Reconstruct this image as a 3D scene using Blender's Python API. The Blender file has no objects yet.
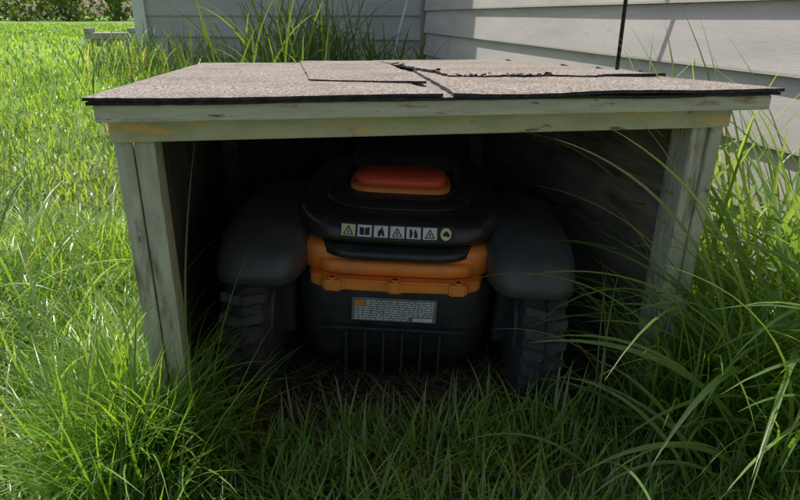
import bpy, bmesh, math, random
import numpy as np
from mathutils import Vector, Matrix, noise
random.seed(4); rng=np.random.default_rng(7)
S=bpy.context.scene
COL=S.collection
R=math.radians

# ------------------------------------------------------------ helpers
def link(ob,parent=None):
    COL.objects.link(ob)
    if parent: ob.parent=parent
    return ob
def empty(name,loc=(0,0,0),rz=0,rx=0,ry=0):
    e=bpy.data.objects.new(name,None); e.empty_display_size=.1
    e.location=loc; e.rotation_euler=(rx,ry,rz); COL.objects.link(e); return e
def mesh_ob(name,verts,faces,mat=None,parent=None,smooth=False):
    me=bpy.data.meshes.new(name); me.from_pydata([tuple(v) for v in verts],[],faces); me.update()
    if mat:
        for m in (mat if isinstance(mat,(list,tuple)) else [mat]): me.materials.append(m)
    if smooth: me.polygons.foreach_set('use_smooth',[True]*len(me.polygons))
    return link(bpy.data.objects.new(name,me),parent)
def box(name,x0,x1,y0,y1,z0,z1,mat,parent=None,bev=.0015,seg=2,shift=None):
    bm=bmesh.new(); bmesh.ops.create_cube(bm,size=1)
    for v in bm.verts:
        v.co=Vector(((x0+x1)/2+v.co.x*(x1-x0),(y0+y1)/2+v.co.y*(y1-y0),(z0+z1)/2+v.co.z*(z1-z0)))
        if shift: v.co=Vector(shift(v.co))
    if bev: bmesh.ops.bevel(bm,geom=bm.edges[:],offset=bev,segments=seg,affect='EDGES',profile=.6)
    me=bpy.data.meshes.new(name); bm.to_mesh(me); bm.free(); me.materials.append(mat)
    return link(bpy.data.objects.new(name,me),parent)
def loft(name,rings,mat,parent=None,n=64,exp=4,mod=None):
    """rings: (z,xc,yfront,yback,hw)"""
    V=[];F=[]
    for (z,xc,yf,yb,hw) in rings:
        yc=(yf+yb)/2;hd=(yb-yf)/2
        for i in range(n):
            a=2*math.pi*i/n;c=math.cos(a);s=math.sin(a)
            p=Vector((xc+hw*math.copysign(abs(c)**(2/exp),c),yc+hd*math.copysign(abs(s)**(2/exp),s),z))
            if mod:p=mod(p)
            V.append(p)
    m=len(rings)
    for j in range(m-1):
        for i in range(n):
            F.append((j*n+i,j*n+(i+1)%n,(j+1)*n+(i+1)%n,(j+1)*n+i))
    F.append(tuple(range(n))[::-1]); F.append(tuple((m-1)*n+i for i in range(n)))
    ob=mesh_ob(name,V,F,mat,parent,True)
    return ob
def cyl(name,p0,p1,r,mat,parent=None,n=20,r2=None,bev=0):
    p0=Vector(p0);p1=Vector(p1);d=p1-p0
    bm=bmesh.new(); bmesh.ops.create_cone(bm,cap_ends=True,segments=n,radius1=r,radius2=r if r2 is None else r2,depth=d.length)
    M=Matrix.Translation((p0+p1)/2)@d.to_track_quat('Z','Y').to_matrix().to_4x4()
    bmesh.ops.transform(bm,matrix=M,verts=bm.verts)
    if bev:
        ed=[e for e in bm.edges if len(e.link_faces)==2 and e.calc_face_angle()>1]
        bmesh.ops.bevel(bm,geom=ed,offset=bev,segments=3,affect='EDGES')
    for f in bm.faces: f.smooth=len(f.verts)==4
    me=bpy.data.meshes.new(name); bm.to_mesh(me); bm.free(); me.materials.append(mat)
    return link(bpy.data.objects.new(name,me),parent)

# ------------------------------------------------------------ materials
def new_mat(name):
    m=bpy.data.materials.new(name); m.use_nodes=True
    nt=m.node_tree; b=nt.nodes['Principled BSDF']; return m,nt,b
def noise_mat(name,c1,c2,scale=20,rough=.7,bump=.2,detail=4,bscale=None,c3=None,s3=4,t3=(.5,.6),stretch=(1,1,1),spec=.5,bdist=.002,contrast=(.35,.65),c4=None,s4=20,t4=(.6,.7)):
    m,nt,b=new_mat(name); N=nt.nodes; L=nt.links
    tc=N.new('ShaderNodeTexCoord'); mp=N.new('ShaderNodeMapping'); mp.inputs['Scale'].default_value=stretch
    L.new(tc.outputs['Object'],mp.inputs['Vector'])
    nz=N.new('ShaderNodeTexNoise'); nz.inputs['Scale'].default_value=scale; nz.inputs['Detail'].default_value=detail
    L.new(mp.outputs[0],nz.inputs['Vector'])
    cr=N.new('ShaderNodeValToRGB'); cr.color_ramp.elements[0].position=contrast[0];cr.color_ramp.elements[1].position=contrast[1]
    cr.color_ramp.elements[0].color=(*c1,1);cr.color_ramp.elements[1].color=(*c2,1)
    L.new(nz.outputs['Fac'],cr.inputs[0]); out=cr.outputs[0]
    for (cc,ss,tt) in ((c3,s3,t3),(c4,s4,t4)):
        if not cc: continue
        n3=N.new('ShaderNodeTexNoise'); n3.inputs['Scale'].default_value=ss; n3.inputs['Detail'].default_value=6;n3.inputs['Roughness'].default_value=.65
        L.new(mp.outputs[0],n3.inputs['Vector'])
        r3=N.new('ShaderNodeMapRange'); r3.inputs[1].default_value=tt[0]; r3.inputs[2].default_value=tt[1]
        L.new(n3.outputs['Fac'],r3.inputs[0])
        mx=N.new('ShaderNodeMixRGB'); mx.inputs[2].default_value=(*cc,1); L.new(r3.outputs[0],mx.inputs[0]); L.new(out,mx.inputs[1]); out=mx.outputs[0]
    L.new(out,b.inputs['Base Color']); b.inputs['Roughness'].default_value=rough; b.inputs['Specular IOR Level'].default_value=spec
    if bump:
        nb=N.new('ShaderNodeTexNoise'); nb.inputs['Scale'].default_value=bscale or scale*3; nb.inputs['Detail'].default_value=3
        L.new(mp.outputs[0],nb.inputs['Vector'])
        bp=N.new('ShaderNodeBump'); bp.inputs['Strength'].default_value=bump; bp.inputs['Distance'].default_value=bdist
        L.new(nb.outputs['Fac'],bp.inputs['Height']); L.new(bp.outputs[0],b.inputs['Normal'])
    return m
M_paint=noise_mat('weathered_paint',(.53,.53,.38),(.65,.64,.48),25,.7,.6,stretch=(1,6,6),c3=(.36,.28,.17),s3=14,t3=(.57,.66),bdist=.003,c4=(.16,.14,.10),s4=30,t4=(.63,.68))
M_header=noise_mat('peeling_header_paint',(.46,.46,.27),(.58,.57,.35),25,.7,.6,stretch=(1,3,3),c3=(.78,.50,.17),s3=8,t3=(.54,.575),bdist=.003,c4=(.18,.15,.09),s4=26,t4=(.62,.68))
M_post=noise_mat('post_paint',(.44,.435,.32),(.58,.565,.43),25,.75,.6,stretch=(5,5,1),c3=(.25,.21,.14),s3=9,t3=(.55,.67),bdist=.003,c4=(.12,.10,.07),s4=22,t4=(.63,.68))
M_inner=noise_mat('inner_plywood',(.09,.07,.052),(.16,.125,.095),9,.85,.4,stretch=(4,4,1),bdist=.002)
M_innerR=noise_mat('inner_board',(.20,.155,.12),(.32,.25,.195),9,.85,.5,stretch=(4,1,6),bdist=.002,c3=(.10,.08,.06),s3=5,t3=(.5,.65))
M_shing=noise_mat('asphalt_shingle_granules',(.09,.076,.068),(.42,.37,.33),330,.92,.9,2,bscale=330,c3=(.15,.12,.10),s3=7,t3=(.45,.78),bdist=.0014,contrast=(.40,.60),spec=.2,c4=(.50,.45,.40),s4=160,t4=(.60,.66))
M_bit=noise_mat('shingle_bitumen',(.018,.016,.016),(.05,.045,.045),120,.9,.6)
M_side=noise_mat('vinyl_siding',(.45,.415,.385),(.51,.47,.435),3,.6,.15,bscale=60,stretch=(1,1,6),c3=(.36,.335,.31),s3=2.2,t3=(.5,.75),c4=(.28,.25,.22),s4=9,t4=(.62,.8))
M_trim=noise_mat('white_trim',(.66,.64,.60),(.76,.74,.71),6,.5,.1)
M_conc=noise_mat('concrete',(.28,.27,.25),(.38,.37,.34),30,.9,.5)
M_roofh=noise_mat('house_roof',(.08,.07,.07),(.14,.13,.12),60,.9,.5)
M_black=noise_mat('mower_gloss_black',(.020,.020,.020),(.034,.033,.032),14,.27,.08,bscale=500,c3=(.085,.075,.06),s3=30,t3=(.55,.9),c4=(.16,.14,.11),s4=140,t4=(.68,.74))
M_matblk=noise_mat('mower_matte_black',(.020,.020,.020),(.040,.038,.036),40,.6,.2,c3=(.12,.10,.075),s3=22,t3=(.55,.85))
M_fend=noise_mat('mower_charcoal_plastic',(.052,.053,.050),(.074,.075,.070),30,.48,.15,bscale=600,c3=(.13,.115,.09),s3=20,t3=(.55,.9),c4=(.16,.14,.11),s4=120,t4=(.67,.74))
M_org=noise_mat('mower_orange',(.86,.225,.03),(.92,.28,.045),10,.42,.06,bscale=300,c3=(.45,.17,.05),s3=22,t3=(.50,.82),c4=(.25,.12,.05),s4=90,t4=(.62,.74))
M_red=noise_mat('mower_red_button',(.78,.085,.035),(.84,.115,.045),12,.40,.05,bscale=300,c3=(.5,.12,.06),s3=25,t3=(.5,.8))
M_rub=noise_mat('tyre_rubber',(.035,.034,.033),(.07,.065,.058),60,.8,.4,c3=(.16,.13,.095),s3=18,t3=(.52,.8))
M_lblw=noise_mat('label_white',(.74,.72,.62),(.8,.78,.7),60,.5,0)
M_lbly=noise_mat('label_yellow',(.78,.68,.32),(.8,.7,.36),60,.5,0)
M_lblk=noise_mat('label_black',(.012,.012,.012),(.02,.02,.02),60,.5,0)
M_lblg=noise_mat('label_grey',(.15,.15,.145),(.22,.22,.21),60,.5,0)
M_txt=noise_mat('label_text',(.60,.60,.57),(.72,.71,.68),60,.5,0)
M_cable=noise_mat('black_cable_sheath',(.012,.012,.012),(.02,.02,.02),60,.5,0)

def soil_mat():
    m,nt,b=new_mat('soil'); N=nt.nodes;L=nt.links
    tc=N.new('ShaderNodeTexCoord')
    nz=N.new('ShaderNodeTexNoise'); nz.inputs['Scale'].default_value=14; nz.inputs['Detail'].default_value=6
    L.new(tc.outputs['Object'],nz.inputs[0])
    cr=N.new('ShaderNodeValToRGB'); cr.color_ramp.elements[0].color=(.045,.040,.02,1);cr.color_ramp.elements[1].color=(.09,.12,.04,1)
    cr.color_ramp.elements[0].position=.35;cr.color_ramp.elements[1].position=.65
    L.new(nz.outputs[0],cr.inputs[0])
    sx=N.new('ShaderNodeSeparateXYZ'); L.new(tc.outputs['Object'],sx.inputs[0])
    mr=N.new('ShaderNodeMapRange'); mr.inputs[1].default_value=1.5; mr.inputs[2].default_value=4; L.new(sx.outputs[1],mr.inputs[0])
    n2=N.new('ShaderNodeTexNoise'); n2.inputs['Scale'].default_value=5; n2.inputs['Detail'].default_value=6; L.new(tc.outputs['Object'],n2.inputs[0])
    c2=N.new('ShaderNodeValToRGB'); c2.color_ramp.elements[0].color=(.10,.20,.03,1);c2.color_ramp.elements[1].color=(.22,.34,.06,1)
    c2.color_ramp.elements[0].position=.35;c2.color_ramp.elements[1].position=.65; L.new(n2.outputs[0],c2.inputs[0])
    mx=N.new('ShaderNodeMixRGB'); L.new(c2.outputs[0],mx.inputs[2]); L.new(mr.outputs[0],mx.inputs[0]); L.new(cr.outputs[0],mx.inputs[1])
    L.new(mx.outputs[0],b.inputs['Base Color']); b.inputs['Roughness'].default_value=.95
    bp=N.new('ShaderNodeBump'); bp.inputs['Distance'].default_value=.01; L.new(nz.outputs[0],bp.inputs['Height']); L.new(bp.outputs[0],b.inputs['Normal'])
    return m
M_soil=soil_mat()
def blade_mat(name,trans=.45,rough=.38):
    m=bpy.data.materials.new(name); m.use_nodes=True; nt=m.node_tree; N=nt.nodes;L=nt.links
    N.remove(N['Principled BSDF']); out=N['Material Output']
    at=N.new('ShaderNodeAttribute'); at.attribute_name='Col'
    df=N.new('ShaderNodeBsdfDiffuse'); L.new(at.outputs['Color'],df.inputs[0])
    tr=N.new('ShaderNodeBsdfTranslucent')
    mul=N.new('ShaderNodeMixRGB'); mul.blend_type='MULTIPLY'; mul.inputs[0].default_value=1; mul.inputs[2].default_value=(2.35,2.1,.85,1)
    L.new(at.outputs['Color'],mul.inputs[1]); L.new(mul.outputs[0],tr.inputs['Color'])
    mx=N.new('ShaderNodeMixShader'); mx.inputs[0].default_value=trans
    L.new(df.outputs[0],mx.inputs[1]); L.new(tr.outputs[0],mx.inputs[2])
    gl=N.new('ShaderNodeBsdfGlossy'); gl.inputs['Roughness'].default_value=rough; gl.inputs[0].default_value=(.95,.97,.92,1)
    m2=N.new('ShaderNodeMixShader'); m2.inputs[0].default_value=.055
    L.new(mx.outputs[0],m2.inputs[1]); L.new(gl.outputs[0],m2.inputs[2]); L.new(m2.outputs[0],out.inputs['Surface'])
    return m
M_grass=blade_mat('grass_blades',.5); M_leaf=blade_mat('leaves',.4)

# ------------------------------------------------------------ ground
def gh(x,y):
    y=np.asarray(y,float)
    t=np.clip((y-1.7)/3.6,0,1); t2=np.clip((y-6)/20,0,1)
    return .17*t*t*(3-2*t)+.14*t2
xs=np.concatenate([np.linspace(-80,-6,18),np.linspace(-5,4,46),np.linspace(6,60,12)])
ys=np.concatenate([np.linspace(-40,-2,8),np.linspace(-1,7,60),np.linspace(8,120,26)])
V=[];F=[]
for y in ys:
    for x in xs:
        V.append((x,y,float(gh(x,y))+(.006*noise.noise((x*3,y*3,0)) if abs(x)<6 else 0)))
nx=len(xs)
for j in range(len(ys)-1):
    for i in range(nx-1): F.append((j*nx+i,j*nx+i+1,(j+1)*nx+i+1,(j+1)*nx+i))
mesh_ob('ground',V,F,M_soil,None,True)

# ------------------------------------------------------------ shelter
A=R(10.7)
SC=Vector((.044,.65,0))
U=Vector((math.cos(A),math.sin(A),0)); Vd=Vector((-math.sin(A),math.cos(A),0))
sh=empty('mower_shelter',SC,A,0,R(.55))
HZ=.018; DR=.034
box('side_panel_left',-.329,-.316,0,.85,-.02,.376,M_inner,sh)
box('side_panel_left_skin',-.334,-.3295,-.003,.85,-.02,.376,M_post,sh)
box('side_panel_right',.315,.328,0,.85,-.02,.376,M_innerR,sh)
box('side_panel_right_skin',.3285,.333,-.003,.85,-.02,.376,M_post,sh)
box('panel_edge_left',-.3325,-.3165,-.012,-.0035,-.02,.374+HZ,M_post,sh)
box('panel_edge_right',.3155,.3315,-.012,-.0035,-.02,.374+HZ,M_post,sh)
box('post_left',-.3155,-.296,-.009,.03,-.02,.374+HZ,M_post,sh,.002)
box('post_right',.294,.3145,-.009,.03,-.02,.374+HZ,M_post,sh,.002)
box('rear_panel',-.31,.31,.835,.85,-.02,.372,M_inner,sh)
box('rear_post_left',-.3145,-.28,.795,.834,-.02,.371,M_innerR,sh)
box('rear_post_right',.28,.3145,.795,.834,-.02,.371,M_innerR,sh)
box('header',-.334,.334,-.018,.014,.3745+HZ,.3965+HZ,M_header,sh,.002)
for k,v in enumerate((.3,.58)):
    box('rafter_%d'%k,-.3,.3,v,v+.03,.345,.372,M_innerR,sh)
def deck(p): 
    return (p.x,p.y,p.z-DR*(p.y+.035)/.9)
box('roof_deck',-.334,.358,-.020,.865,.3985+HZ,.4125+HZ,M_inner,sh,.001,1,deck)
box('roof_front_board',-.338,.362,-.040,-.0205,.3970+HZ,.4130+HZ,M_paint,sh,.002)
def shingle(name,poly,z,seed,th=.003,nu=90,nv=50,curl=.002,jag=.003):
    V=[];F=[]
    fl,fr,br,bl=[Vector((*p,0)) for p in poly]
    for j in range(nv+1):
        b=j/nv
        for i in range(nu+1):
            a=i/nu
            p=(fl*(1-a)+fr*a)*(1-b)+(bl*(1-a)+br*a)*b
            if j==0: p.y+=jag*noise.noise((p.x*22,seed,1))+jag*.5*noise.noise((p.x*90,seed,2))
            if i in(0,nu): p.x+=jag*noise.noise((p.y*30,seed,i))
            if j==nv: p.y+=jag*2*noise.noise((p.x*20,seed,3))
            zz=z+HZ-DR*(p.y+.035)/.9+.0008*noise.noise((p.x*8,p.y*8,seed))+.0003*noise.noise((p.x*60,p.y*60,seed))
            e=max(0,1-b*nv/4.)
            zz+=curl*e*e*(noise.noise((p.x*7,seed*3,5)))-.0008*e
            V.append(Vector((p.x,p.y,zz)))
    for j in range(nv):
        for i in range(nu):
            k=j*(nu+1)+i; F.append((k,k+1,k+nu+2,k+nu+1))
    ob=mesh_ob(name,V,F,[M_shing,M_bit],sh,False)
    s=ob.modifiers.new('s','SOLIDIFY'); s.thickness=th; s.offset=-1; s.material_offset=1; s.material_offset_rim=1; s.use_rim=True
    return ob
shingle('shingle_base',[(-.341,-.044),(.367,-.046),(.364,.87),(-.345,.87)],.4168,1)
shingle('shingle_left',[(-.344,-.047),(-.014,-.045),(-.037,.865),(-.348,.868)],.4202,2,.003)
shingle('shingle_mid',[(-.135,.16),(.0,.09),(.07,.86),(-.125,.875)],.4238,3,.0030)
shingle('shingle_right',[(-.004,-.048),(.368,-.049),(.366,.30),(.06,.45)],.4210,4,.0035,curl=.003)
shingle('shingle_right_rear',[(.065,.21),(.367,.17),(.362,.877),(.05,.875)],.4250,5,.0035,curl=.003,jag=.018)
random.seed(21)
V=[];F=[]
for k in range(34):
    u=random.uniform(.07,.20); v=.205-.13*(u-.065)+random.gauss(0,.014); s=random.uniform(.0012,.0036)
    zc=.4225+HZ-DR*(v+.035)/.9
    b=len(V)
    for i in range(5):
        a=i*1.2566+random.uniform(-.3,.3); V.append((u+s*math.cos(a),v+s*math.sin(a),zc))
    for i in range(5):
        a=i*1.2566; V.append((u+.7*s*math.cos(a),v+.7*s*math.sin(a),zc+random.uniform(.0015,.0035)))
    F.append(tuple(range(b+5,b+10))); F+=[(b+i,b+(i+1)%5,b+5+(i+1)%5,b+5+i) for i in range(5)]
mesh_ob('shingle_crumbs',V,F,M_bit,sh)

# ------------------------------------------------------------ house
house=empty('siding_house')
def siding(name,p0,p1,z0,z1,e,lip=.014):
    p0=Vector(p0);p1=Vector(p1); d=(p1-p0).normalized(); n=Vector((d.y,-d.x,0)) 
    V=[];F=[];z=z0;ns=30
    while z<z1:
        rows=[(0,z),(lip,z+.001),(lip,z+.006),(.001,z+e)]
        base=len(V)
        for (o,zz) in rows:
            for i in range(ns+1):
                q=p0+(p1-p0)*(i/ns)
                w=.0015*noise.noise((q.x*1.3,q.y*1.3,z*9))
                V.append((q.x+n.x*(o+w),q.y+n.y*(o+w),zz+w))
        for r in range(3):
            for i in range(ns):
                k=base+r*(ns+1)+i
                F.append((k,k+1,k+ns+2,k+ns+1))
        z+=e
    return mesh_ob(name,V,F,M_side,house)
WU=.665
def SW(u,v): return SC+U*u+Vd*v
c=SW(WU,2.98)
rn=SW(WU,-2.2)
lf=Vector((-1.86,4.55,0))
EX=.118
siding('siding_side',c,rn,.06,2.75,EX)
siding('siding_rear',lf,c,.10,2.75,.135)
def wallcore(name,a,b,th,z0,z1,mat,out=0.0):
    a=Vector(a);b=Vector(b);d=(b-a).normalized();n=Vector((d.y,-d.x,0))
    a=a+n*out;b=b+n*out
    P=[a,b,b-n*th,a-n*th]
    V=[(p.x,p.y,z0) for p in P]+[(p.x,p.y,z1) for p in P]
    return mesh_ob(name,V,[(0,1,5,4),(1,2,6,5),(2,3,7,6),(3,0,4,7),(4,5,6,7),(3,2,1,0)],mat,house)
wallcore('wall_core_side',c,rn,2.5,.058,2.75,M_side,-.004)
wallcore('wall_core_rear',lf,c,2.5,.098,2.75,M_side,-.004)
wallcore('foundation_side',c,rn,2.4,-.2,.056,M_conc,-.03)
wallcore('foundation_rear',lf,c,2.4,-.2,.096,M_conc,-.03)
d2=(c-lf).normalized(); n2=Vector((d2.y,-d2.x,0))
wallcore('corner_board',lf-d2*.012,lf+d2*.10,.03,.09,2.75,M_trim,.022)
wallcore('corner_board_return',lf-d2*.028-n2*.12,lf-d2*.028+n2*.0,.0,.09,2.75,M_trim,0)
cyl('inside_corner_trim',(c.x-.012,c.y-.02,.06),(c.x-.012,c.y-.02,2.75),.018,M_side,house,8)
for i,(vv,row) in enumerate(((1.05,2),(.35,1),(1.9,3),(.75,0),(.1,2))):
    p=SW(WU-.0125,vv); z=.06+row*EX
    b_=box('siding_joint_%d'%i,-.0006,.0006,-.0008,.0008,.004,EX-.004,M_cable,house,0)
    b_.location=(p.x,p.y,z); b_.rotation_euler=(0,R(6),A)
def eave(name,a,b,over,zz,mat):
    a=Vector(a);b=Vector(b);d=(b-a).normalized();n=Vector((d.y,-d.x,0))
    P=[a+n*over,b+n*over,b-n*2.4,a-n*2.4]
    zb=[zz,zz,zz+1.2,zz+1.2]
    V=[(p.x,p.y,z) for p,z in zip(P,zb)]+[(p.x,p.y,z+.12) for p,z in zip(P,zb)]
    return mesh_ob(name,V,[(0,1,5,4),(1,2,6,5),(2,3,7,6),(3,0,4,7),(4,5,6,7),(3,2,1,0)],mat,house)
eave('roof_rear',lf-d2*.25,c+d2*.3,.30,2.60,M_roofh)
eave('roof_side',c,rn,.25,2.72,M_roofh)

q=SW(WU-.065,.70)
cab=cyl('black_cable',(q.x,q.y,.0),(q.x,q.y,2.7),.0045,M_cable,None,10)
def tube(name,pts,r,mat,parent=None):
    cu=bpy.data.curves.new(name,'CURVE'); cu.dimensions='3D'; sp=cu.splines.new('NURBS'); sp.points.add(len(pts)-1)
    for p,co in zip(sp.points,pts): p.co=(*co,1)
    sp.use_endpoint_u=True; sp.order_u=3
    cu.bevel_depth=r; cu.bevel_resolution=3; cu.materials.append(mat)
    return link(bpy.data.objects.new(name,cu),parent)
tube('white_wire',[(.10,3.55,.9),(.05,3.5,.6),(.0,3.45,.45),(-.04,3.42,.25),(-.05,3.4,.05)],.006,M_trim)

sb=empty('splash_block',(-3.35,7.4,float(gh(0,7.4))),R(12))
box('tray',-.26,.26,-.14,.14,.07,.14,M_conc,sb,.01)
box('rim_left',-.26,-.20,-.14,.14,.1405,.19,M_conc,sb,.01)
box('rim_right',.20,.26,-.14,.14,.1405,.19,M_conc,sb,.01)
box('foot',-.22,.22,-.1,.1,.0,.0695,M_conc,sb,.01)

# ------------------------------------------------------------ charging dock
dk=empty('charging_dock',(-.01,.70,0),R(-4))
box('base_plate',-.17,.25,-.085,.55,-.008,.002,M_matblk,dk,.004)
for k in range(9):
    x=-.14+k*.046
    box('plate_rib_%d'%k,x,x+.008,-.075,-.005,.0025,.008,M_matblk,dk,.002)
box('tower',-.09,.09,.56,.66,.004,.19,M_matblk,dk,.02,3)

# ------------------------------------------------------------ robotic mower
mw=empty('robotic_lawn_mower',(-.014,.722,.002),R(-1.5),0,R(2.4))
hoodR=[(.2215,0,.05,.40,.118),(.2245,0,.022,.42,.134),(.229,0,.011,.43,.144),(.236,0,.009,.43,.1485),(.2535,0,.020,.43,.1475),
       (.2575,0,.030,.42,.142),(.260,0,.046,.41,.134),(.2615,0,.066,.41,.126),(.263,0,.09,.40,.115),(.264,0,.12,.39,.10),(.2645,0,.15,.37,.08)]
HE=4.2
loft('hood',hoodR,M_black,mw,120,HE)
def hood_front(x,z):
    for a,b in zip(hoodR[:-1],hoodR[1:]):
        if a[0]<=z<=b[0]:
            t=(z-a[0])/(b[0]-a[0]); yf=a[2]+(b[2]-a[2])*t; yb=a[3]+(b[3]-a[3])*t; hw=a[4]+(b[4]-a[4])*t
            return (yf+yb)/2-(yb-yf)/2*(1-abs(x/hw)**HE)**(1/HE)
loft('hood_lip',[(.203,0,.022,.40,.100),(.2055,0,.008,.40,.110),(.210,0,.002,.40,.114),(.218,0,.005,.40,.115),(.2235,0,.018,.40,.116)],M_black,mw,96,5)
loft('hood_crown',[(.258,0,.056,.40,.116),(.2635,0,.060,.40,.114),(.269,0,.074,.39,.108),(.2715,0,.092,.385,.10),(.2725,0,.12,.37,.088)],M_black,mw,96,3.6)
loft('button_collar',[(.265,0,.088,.30,.082),(.2725,0,.090,.30,.085),(.2740,0,.094,.295,.083),(.2745,0,.100,.29,.077)],M_matblk,mw,64,4)
loft('button_rim',[(.266,0,.094,.20,.0715),(.2785,0,.094,.20,.073),(.2812,0,.098,.20,.0715),(.282,0,.104,.195,.066)],M_org,mw,64,4.4)
loft('stop_button',[(.280,0,.101,.175,.065),(.2905,0,.104,.175,.065),(.2945,0,.109,.172,.061),(.2972,0,.119,.165,.053),(.2985,0,.130,.158,.040)],M_red,mw,64,4)
loft('hood_rear_dome',[(.255,0,.200,.42,.090),(.290,0,.207,.41,.083),(.299,0,.222,.40,.074),(.303,0,.24,.38,.060)],M_matblk,mw,64,3.2)
loft('orange_chassis',[(.180,0,.026,.42,.134),(.184,0,.018,.42,.143),(.212,0,.018,.42,.148),(.218,0,.022,.42,.146),(.2215,0,.034,.42,.138)],M_org,mw,96,6)
loft('orange_step',[(.184,0,.012,.2,.106),(.186,0,.005,.2,.110),(.200,0,.006,.2,.110),(.2025,0,.013,.2,.104)],M_org,mw,64,6)
bm_pts=[(-.118,.03),(-.112,.008),(-.098,.0),(-.093,-.012),(-.073,-.014),(-.068,-.007),(-.012,-.009),(-.007,-.014),(.007,-.014),(.012,-.009),(.068,-.007),(.073,-.014),(.093,-.012),(.098,.0),(.112,.008),(.118,.03),(.11,.1),(-.11,.1)]
bm=bmesh.new(); vs=[bm.verts.new((x,y,.168)) for x,y in bm_pts]; f=bm.faces.new(vs)
r=bmesh.ops.extrude_face_region(bm,geom=[f]); 
for g in r['geom']:
    if isinstance(g,bmesh.types.BMVert): g.co.z=.183
bmesh.ops.recalc_face_normals(bm,faces=bm.faces)
bmesh.ops.bevel(bm,geom=bm.edges[:],offset=.0022,segments=3,affect='EDGES')
me=bpy.data.meshes.new('orange_flange'); bm.to_mesh(me); bm.free(); me.materials.append(M_org); link(bpy.data.objects.new('orange_flange',me),mw)
for x in (-.083,0,.083):
    cyl('flange_boss_%d'%(x*1000),(x,-.006,.183),(x,-.006,.186),.0055,M_org,mw,20,None,.001)
    cyl('flange_screw_%d'%(x*1000),(x,-.006,.1861),(x,-.006,.1867),.003,M_matblk,mw,12)
loft('lower_shell',[(.022,0,.06,.42,.118),(.03,0,.045,.43,.128),(.06,0,.030,.44,.138),(.13,0,.014,.44,.142),(.165,0,.012,.44,.142),(.1795,0,.020,.44,.134)],M_matblk,mw,96,6)
for k in range(6):
    x=-.065+k*.026
    box('shell_fin_%d'%k,x-.0018,x+.0018,.010,.05,.03,.098,M_matblk,mw,.0008)
box('rear_bumper_bar',-.10,.10,.010,.04,.100,.104,M_matblk,mw,.001)
for sx in (-1,1):
    box('shell_wing_%d'%(sx>0),sx*.165-.02,sx*.165+.02,.06,.3,.06,.19,M_matblk,mw,.01,3)
for sx,nm in((-1,'left'),(1,'right')):
    xc=sx*.180
    loft('fender_'+nm,[(.180,xc,-.030,.30,.055),(.183,xc,-.038,.305,.059),(.200,xc,-.036,.305,.0605),(.219,xc,-.022,.30,.060),(.231,xc,.002,.285,.058),(.240,xc,.034,.26,.054),(.245,xc,.075,.23,.047),(.2465,xc,.12,.2,.036)],M_fend,mw,72,4.6,
         mod=lambda p,sx=sx:Vector((p.x,p.y,p.z-.08*max(0,abs(p.x)-.17)*(1 if p.z>.2 else 0))))
def make_lug(w,rr,hs,name):
    bm=bmesh.new(); bmesh.ops.create_cube(bm,size=1)
    for v in bm.verts:
        x=v.co.x*w*.98; t=v.co.y*.0135*(1-.12*v.co.z*2); z=v.co.z*.012
        x+=hs*w*.52
        v.co=Vector((x,t+(abs(x)*.22),rr+z+.003))
    bmesh.ops.bevel(bm,geom=bm.edges[:],offset=.0012,segments=2,affect='EDGES')
    me=bpy.data.meshes.new(name); bm.to_mesh(me); bm.free(); me.materials.append(M_rub); return me
for sx,nm in((-1,'left'),(1,'right')):
    xc=sx*.197; rr=.100; w=.027; cy_=.062
    we=bpy.data.objects.new('wheel_'+nm,None); link(we,mw)
    we.location=(xc,cy_,rr+.002)
    cyl('tyre',(-w,0,0),(w,0,0),rr,M_rub,we,72,None,.004)
    cyl('hub',(-w-.004,0,0),(w+.004,0,0),.055,M_fend,we,32,None,.003)
    lm={h:make_lug(w,rr,h,'lug_%s_%d'%(nm,h)) for h in(-1,1)}
    for k in range(24):
        a=2*math.pi*k/24
        for h in(-1,1):
            o=bpy.data.objects.new('lug_%s_%d_%d'%(nm,k,h>0),lm[h]); link(o,we)
            o.rotation_euler=(a+(math.pi/24 if h>0 else 0),0,0)
    cyl('front_caster_'+nm,(sx*.10-.02,.46,.05),(sx*.10+.02,.46,.05),.05,M_rub,mw,32,None,.005)
def decal(name,x0,x1,z0,z1,mat,off=.0006,n=6):
    V=[];F=[]
    for j in range(2):
        for i in range(n+1):
            x=x0+(x1-x0)*i/n; z=z0+(z1-z0)*j
            V.append((x,hood_front(x,z)-off,z))
    for i in range(n): F.append((i,i+1,n+2+i,n+1+i))
    return mesh_ob(name,V,F,mat,mw)
def decal_poly(name,cx,cz,pts,mat,off):
    y0=hood_front(cx,cz-.006); y1=hood_front(cx,cz+.006); sl=(y1-y0)/.012
    dx=(hood_front(cx+.006,cz)-hood_front(cx-.006,cz))/.012
    yc=hood_front(cx,cz)
    V=[(cx+px,yc+sl*pz+dx*px-off,cz+pz) for px,pz in pts]
    return mesh_ob(name,V,[tuple(range(len(V)))],mat,mw)
Zc=.2447; hs=.0066
decal('warning_strip_backing',-.0745,.0745,Zc-.0082,Zc+.0082,M_lblk,.0005,24)
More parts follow.
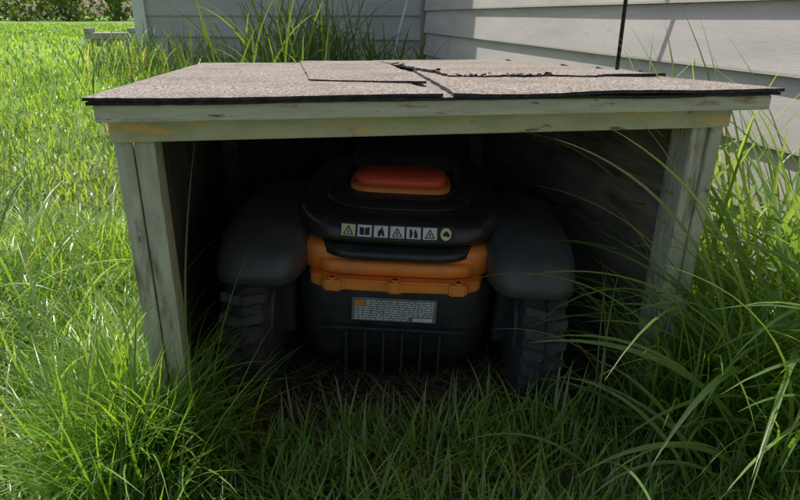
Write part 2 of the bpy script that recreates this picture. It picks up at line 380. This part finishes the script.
for k in range(7):
    cx=-.064+k*.0213
    if k==6:
        decal_poly('icon_disc',cx-.0005,Zc,[(.0072*math.cos(t*math.pi/10),.0072*math.sin(t*math.pi/10)) for t in range(20)],M_lbly,.0014)
    else: decal('icon_tile_%d'%k,cx-.0092,cx+.0092,Zc-hs,Zc+hs,M_lblw if k not in (0,) else M_lbly,.0012,4)
    if k in (0,3,5):
        decal_poly('icon_tri_%d'%k,cx,Zc,[(-.0068,-.0052),(.0068,-.0052),(0,.0058)],M_lblk,.0018)
        decal_poly('icon_tri_in_%d'%k,cx,Zc,[(-.0044,-.0040),(.0044,-.0040),(0,.0034)],M_lblw,.0022)
        decal_poly('icon_mark_%d'%k,cx,Zc-.001,[(-.0009,-.0022),(.0009,-.0022),(.0009,.002),(-.0009,.002)],M_lblk,.0026)
    elif k==1:
        decal_poly('icon_book_l',cx,Zc,[(-.0065,-.004),(-.0006,-.005),(-.0006,.0035),(-.0065,.0045)],M_lblk,.0018)
        decal_poly('icon_book_r',cx,Zc,[(.0006,-.005),(.0065,-.004),(.0065,.0045),(.0006,.0035)],M_lblk,.0018)
    elif k==2:
        decal_poly('icon_head',cx+.001,Zc+.0042,[(.0014*math.cos(t),.0014*math.sin(t)) for t in (0,1.05,2.1,3.14,4.2,5.2)],M_lblk,.0018)
        decal_poly('icon_man',cx,Zc,[(-.004,-.0055),(-.001,-.0055),(.0005,-.002),(.003,-.0055),(.0048,-.005),(.003,.0025),(-.001,.003),(-.004,0)],M_lblk,.0018)
    elif k==4:
        decal_poly('icon_hex_a',cx,Zc,[(-.005,-.0055),(-.0025,-.0055),(-.001,0),(-.003,.005),(-.0055,.004)],M_lblk,.0018)
        decal_poly('icon_hex_b',cx,Zc,[(.001,-.0052),(.0055,-.0052),(.0052,-.001),(.002,.005),(.0005,.001)],M_lblk,.0018)
    else:
        decal_poly('icon_bar',cx,Zc,[(-.0045,-.0018),(.0045,-.003),(.004,.001),(0,.004),(-.004,.001)],M_lblk,.0018)
LY=.0115
box('info_label',-.058,.058,LY-.0008,LY,.115,.150,M_lblg,mw,.0003,1)
box('label_orange_tag',-.054,-.041,LY-.0016,LY-.0009,.138,.1465,M_org,mw,0)
random.seed(9)
for rrow in range(9):
    z=.1465-rrow*.0034
    x=-.038 if rrow<3 else -.054
    end=.054 if rrow<7 else .02
    while x<end:
        wd=random.uniform(.003,.010); 
        box('text_%d_%d'%(rrow,int(x*1000)),x,min(x+wd,end),LY-.0016,LY-.0009,z-.0017,z,M_txt,mw,0); x+=wd+.0015
box('barcode',.026,.053,LY-.0016,LY-.0009,.117,.122,M_txt,mw,0)

# ------------------------------------------------------------ blades of grass
def build_blades(root,az,tilt,bend,L,W,col,K=4,twist=None,fold=0.0,roll=None,pw=1.2):
    n=len(L)
    root=np.asarray(root,float)
    if twist is None: twist=np.zeros(n)
    if roll is None: roll=np.zeros(n)
    pos=root.copy(); cols=3 if fold else 2
    P=np.zeros((n,K+1,cols,3))
    for j in range(K+1):
        s=j/K; th=tilt+bend*s**pw; a=az+twist*s
        d=np.stack([np.sin(th)*np.cos(a),np.sin(th)*np.sin(a),np.cos(th)],1)
        side=np.stack([-np.sin(a),np.cos(a),np.zeros(n)],1)
        nor=np.cross(side,d)
        side=side*np.cos(roll)[:,None]+nor*np.sin(roll)[:,None]
        w=W*(0.55+.9*s if s<.4 else .91*(1-((s-.4)/.6)**1.7))+W*.02
        if cols==2:
            P[:,j,0]=pos-side*w[:,None]/2; P[:,j,1]=pos+side*w[:,None]/2
        else:
            nn=np.cross(side,d)
            P[:,j,0]=pos-side*w[:,None]/2; P[:,j,2]=pos+side*w[:,None]/2
            P[:,j,1]=pos+nn*(w*fold)[:,None]
        if j<K: 
            s2=(j+.5)/K; th=tilt+bend*s2**pw; a=az+twist*s2
            d=np.stack([np.sin(th)*np.cos(a),np.sin(th)*np.sin(a),np.cos(th)],1)
            pos=pos+d*(L/K)[:,None]
    verts=P.reshape(-1,3)
    base=(np.arange(n)*(K+1)*cols)[:,None,None]
    jj=(np.arange(K)*cols)[None,:,None]; ii=np.arange(cols-1)[None,None,:]
    a0=base+jj+ii
    faces=np.stack([a0,a0+1,a0+1+cols,a0+cols],-1).reshape(-1,4)
    vc=np.repeat(col,(K+1)*cols,axis=0)
    return verts,faces,vc
def blades_object(name,parts,mat,smooth=True,parent=None):
    off=0;VV=[];FF=[];CC=[]
    for v,f,c in parts:
        VV.append(v);FF.append(f+off);CC.append(c);off+=len(v)
    v=np.concatenate(VV);f=np.concatenate(FF);c=np.concatenate(CC)
    me=bpy.data.meshes.new(name); me.vertices.add(len(v)); me.vertices.foreach_set('co',v.ravel())
    me.loops.add(f.size); me.loops.foreach_set('vertex_index',f.ravel().astype(np.int32))
    me.polygons.add(len(f)); me.polygons.foreach_set('loop_start',np.arange(0,f.size,4,dtype=np.int32))
    me.polygons.foreach_set('use_smooth',np.full(len(f),smooth))
    me.update(calc_edges=True)
    at=me.color_attributes.new('Col','FLOAT_COLOR','POINT')
    at.data.foreach_set('color',np.concatenate([c,np.ones((len(c),1))],1).ravel())
    me.materials.append(mat)
    return link(bpy.data.objects.new(name,me),parent)
def vnoise(x,y,s,seed=0):
    return np.array([noise.noise((a*s,b*s,seed)) for a,b in zip(x,y)])
def local(x,y):
    dx=x-SC.x;dy=y-SC.y
    return dx*U.x+dy*U.y, dx*Vd.x+dy*Vd.y
def grass_cols(n,x,y,dry=.06,sc=3):
    v=rng.random(n); nz=vnoise(x,y,sc,3)
    g1=np.array([.088,.195,.028]); g2=np.array([.235,.365,.058])
    t=np.clip(v*.7+.2+nz*.7,0,1)[:,None]
    c=g1*(1-t)+g2*t
    c*=rng.uniform(.8,1.2,(n,1))
    dm=rng.random(n)<dry
    c[dm]=np.array([.36,.30,.15])*rng.uniform(.6,1.1,(dm.sum(),1))
    return c
def inhouse(x,y):
    u,v=local(x,y)
    dx=x-lf.x; dy=y-lf.y
    behind=(dx*n2.x+dy*n2.y<.03)&(dx*d2.x+dy*d2.y>-.05)
    return (u>WU-.02)|(behind)
parts=[]
def lawn(N,x0,x1,y0,y1,Lr,Wr,K,keep=None,sc=3,hfun=None,dry=.06,bendr=(.3,1.5)):
    x=rng.uniform(x0,x1,N);y=rng.uniform(y0,y1,N)
    u,v=local(x,y)
    ok=~inhouse(x,y)&~((np.abs(u)<.338)&(v>-.005)&(v<.86))
    wedge=(np.abs(x)<.78*(y*.93+.2)+.25); ok&=wedge
    if keep is not None: ok&=keep(x,y,u,v)
    x=x[ok];y=y[ok];u=u[ok];v=v[ok];n=len(x)
    L=rng.uniform(*Lr,n)*(1+.45*vnoise(x,y,2.2,9))
    if hfun is not None: L*=hfun(x,y,u,v)
    root=np.stack([x,y,gh(x,y)-.003],1)
    W=rng.uniform(*Wr,n)
    az=rng.uniform(0,2*math.pi,n)+1.5*vnoise(x,y,4,5)
    parts.append(build_blades(root,az,rng.uniform(0,.45,n),rng.uniform(*bendr,n),L,W,grass_cols(n,x,y,dry,sc),K,rng.normal(0,.4,n)))
def hnear(x,y,u,v):
    h=np.ones_like(x)
    front=(np.abs(u)<.27)&(v>-.16)
    h=np.where(front,.72+.3*np.clip(-v/.16,0,1),h)
    edge=np.exp(-((np.abs(u)-.35)/.05)**2)*(v>-.15)
    h=h*(1+.8*edge)
    return h
lawn(40000,-1.3,1.0,.22,1.35,(.045,.11),(.0019,.0036),4,hfun=hnear,dry=.035)
lawn(3800,-.9,-.30,.25,1.3,(.09,.16),(.002,.0036),6,dry=.02,bendr=(.6,2.0))
lawn(34000,-4.2,.7,1.35,4.6,(.045,.09),(.004,.0075),3,dry=.03)
lawn(26000,-14,0,4.6,18,(.05,.09),(.016,.028),2,sc=1,dry=.02)
for (uc,su,vc,sv,N,Lr) in ((-.37,.03,-.02,.06,620,(.12,.26)),(.34,.045,-.05,.05,600,(.10,.27)),(-.33,.03,-.035,.016,460,(.10,.23)),(0,.2,-.05,.03,400,(.06,.13))):
    u=rng.normal(uc,su,N); v=rng.normal(vc,sv,N); k=~((np.abs(u)<.337)&(v>-.015)); u=u[k];v=v[k];n=len(u)
    x=SC.x+u*U.x+v*Vd.x; y=SC.y+u*U.y+v*Vd.y
    parts.append(build_blades(np.stack([x,y,0*x-.002],1),rng.uniform(0,6.28,n),rng.uniform(0,.35,n),rng.uniform(.2,1.6,n),rng.uniform(*Lr,n),rng.uniform(.002,.0042,n),grass_cols(n,x,y,.015),8,rng.normal(0,.4,n)))
n=1600
u=rng.uniform(-.3,.31,n); v=rng.normal(.02,.07,n)
x=SC.x+u*U.x+v*Vd.x; y=SC.y+u*U.y+v*Vd.y
c_=np.array([.30,.23,.13])*rng.uniform(.4,1.1,(n,1))
parts.append(build_blades(np.stack([x,y,rng.uniform(.002,.022,n)],1),rng.uniform(0,6.28,n),rng.uniform(1.3,1.6,n),rng.normal(0,.3,n),rng.uniform(.03,.09,n),rng.uniform(.0015,.003,n),c_,3))
blades_object('lawn_grass',parts,M_grass)

def tuft(N,cx,cy,rx,ry,Lr,Wr,azc,azs,tr=(.05,.5),br=(.6,2.0),K=14,fold=.18,dark=1.0,dry=.015):
    x=rng.normal(cx,rx,N);y=rng.normal(cy,ry,N)
    u,v=local(x,y); k=(u<WU-.03)&~((np.abs(u)<.338)&(v>-.02)&(v<.87)); x=x[k];y=y[k]; n=len(x)
    base=np.array([.105,.21,.05]); alt=np.array([.24,.36,.11])
    t=rng.random((n,1)); c=(base*(1-t)+alt*t)*rng.uniform(.8,1.15,(n,1))*dark
    dm=rng.random(n)<dry; c[dm]=np.array([.40,.35,.2])
    return build_blades(np.stack([x,y,gh(x,y)],1),rng.normal(azc,azs,n),rng.uniform(*tr,n),rng.uniform(*br,n),rng.uniform(*Lr,n),rng.uniform(*Wr,n),c,K,rng.normal(0,.35,n),fold,rng.normal(0,.35,n),1.4)
pi=math.pi
T=[]
T.append(tuft(120,.53,.66,.07,.07,(.28,.48),(.005,.011),pi*.95,.9,(.1,.6),(.9,2.1)))
T.append(tuft(50,.44,.55,.10,.04,(.18,.30),(.004,.008),pi*.9,1.2,(.2,.8),(.8,1.9),dry=0))
T.append(tuft(95,.54,.84,.05,.10,(.34,.58),(.005,.011),pi*.9,1.4,(.0,.35),(.5,1.7)))
T.append(tuft(60,.52,1.05,.06,.14,(.34,.58),(.004,.009),pi*.9,1.5,(.0,.35),(.4,1.5)))
T.append(tuft(95,.64,.68,.08,.08,(.28,.50),(.006,.0115),pi*.8,1.2,(.1,.6),(.8,2.0)))
T.append(tuft(85,.41,.665,.035,.03,(.20,.36),(.004,.008),pi*.8,1.4,(.0,.5),(.5,1.8)))
def one(x,y,az,tilt,bend,L,W,tw=0,roll=0,col=(.20,.31,.085)):
    return build_blades(np.array([[x,y,0.]]),np.array([az]),np.array([tilt]),np.array([bend]),np.array([L]),np.array([W]),np.array([col]),22,np.array([tw]),.18,np.array([roll]),1.4)
T.append(one(.38,.62,pi*.98,.25,1.75,.44,.008))
T.append(one(.42,.63,pi*.92,.15,1.35,.46,.009))
T.append(one(.36,.61,pi*1.0,.05,.9,.38,.006))
T.append(one(.47,.61,pi*1.02,.35,1.5,.48,.009))
T.append(one(.42,.64,pi*.95,.08,.75,.46,.008,0,.5))
T.append(one(.40,.60,pi*1.0,.04,1.25,.50,.009,0,.7))
T.append(one(.44,.60,pi*1.03,.12,1.0,.50,.009,0,.8))
blades_object('tall_grass',T,M_grass)
T=[]
T.append(tuft(20,-.37,.62,.05,.06,(.20,.36),(.0025,.005),pi*.6,1.8,(.0,.4),(.2,1.4)))
T.append(tuft(34,-.55,.75,.14,.12,(.20,.34),(.0025,.0055),0.0,1.8,(.1,.6),(.4,1.8)))
T.append(tuft(26,-.80,.85,.12,.12,(.25,.42),(.004,.007),0.2,1.2,(.2,.7),(.8,1.8)))
T.append(one(-.245,.580,0.9,.02,.28,.40,.0055))
T.append(one(-.225,.578,0.4,.05,.5,.30,.004))
T.append(one(-.30,.575,2.6,.05,.5,.34,.005))
blades_object('tall_grass',T,M_grass)
T=[]
T.append(tuft(240,-.52,3.25,.16,.16,(.35,.72),(.008,.016),1.5,2,(.0,.35),(.2,1.3),8,.18,.6))
T.append(tuft(120,-.15,3.3,.2,.15,(.25,.5),(.010,.022),1.5,2,(.0,.5),(.3,1.5),8,.18,.6))
blades_object('tall_grass',T,M_grass)
T=[]
T.append(tuft(200,-1.45,3.9,.22,.18,(.2,.42),(.006,.013),1.5,2,(.0,.4),(.2,1.3),6,.18,.65))
T.append(tuft(160,-1.95,4.4,.14,.2,(.15,.34),(.006,.013),1.5,2,(.0,.4),(.2,1.3),6,.18,.7))
T.append(tuft(120,-.95,3.5,.2,.18,(.15,.32),(.006,.013),1.5,2,(.0,.4),(.2,1.3),6,.18,.65))
blades_object('tall_grass',T,M_grass)

def leaves_object(name,centres,n,size,dark=1.0):
    ctr=[];
    for (cx,cy,cz,rx,ry,rz,w) in centres:
        m=int(n*w); d=rng.normal(size=(m,3)); d/=np.linalg.norm(d,axis=1)[:,None]
        r=rng.uniform(.55,1.0,m)**.6
        p=d*r[:,None]*np.array([rx,ry,rz])+np.array([cx,cy,cz])
        p+=rng.normal(0,.08,p.shape)
        ctr.append(p)
    p=np.concatenate(ctr); p=p[p[:,2]>.2]; m=len(p)
    nz=np.array([noise.noise(tuple(q*1.1)) for q in p])
    a=rng.normal(size=(m,3)); a/=np.linalg.norm(a,axis=1)[:,None]
    b=np.cross(a,rng.normal(size=(m,3))); b/=np.linalg.norm(b,axis=1)[:,None]
    s=rng.uniform(.6,1.3,m)*size
    A_=a*s[:,None]; B_=b*s[:,None]*.5
    v=np.stack([p-A_,p+B_,p+A_,p-B_],1).reshape(-1,3)
    f=np.arange(m*4).reshape(-1,4)
    t=np.clip(.5+nz+rng.uniform(-.3,.3,m),0,1)[:,None]
    c=(np.array([.035,.07,.015])*(1-t)+np.array([.14,.22,.035])*t)*dark
    return blades_object(name,[(v,f,np.repeat(c,4,axis=0))],M_leaf,False)
cs=[]
for k in range(18):
    x=-27+k*1.7
    cs.append((x,25+random.uniform(-1,1),1.3,1.4,1.3,random.uniform(1.4,2.2),1/18))
leaves_object('hedge',cs,22000,.12)

# ------------------------------------------------------------ light
EL=R(60); TH=R(43)
sdir=Vector((-math.sin(TH)*math.cos(EL),math.cos(TH)*math.cos(EL),math.sin(EL)))
sl=bpy.data.lights.new('sun','SUN'); sl.energy=5; sl.angle=R(.53); sl.color=(1,.965,.90)
so=bpy.data.objects.new('sun',sl); so.rotation_euler=sdir.to_track_quat('Z','Y').to_euler(); COL.objects.link(so)
w=bpy.data.worlds.new('World'); S.world=w; w.use_nodes=True
nt=w.node_tree; bg=nt.nodes['Background']; sky=nt.nodes.new('ShaderNodeTexSky'); sky.sky_type='NISHITA'; sky.sun_disc=False
sky.sun_elevation=EL; sky.sun_rotation=-TH; sky.altitude=0; sky.dust_density=3
nt.links.new(sky.outputs[0],bg.inputs[0]); bg.inputs[1].default_value=.14

cd=bpy.data.cameras.new('camera'); cd.sensor_width=36; cd.lens=27; cd.clip_start=.02; cd.clip_end=400
co=bpy.data.objects.new('camera',cd); co.location=(0,0,.51); co.rotation_euler=(R(90-21.4),0,0); COL.objects.link(co)
S.camera=co
S.view_settings.view_transform='Standard'; S.view_settings.look='None'; S.view_settings.exposure=0
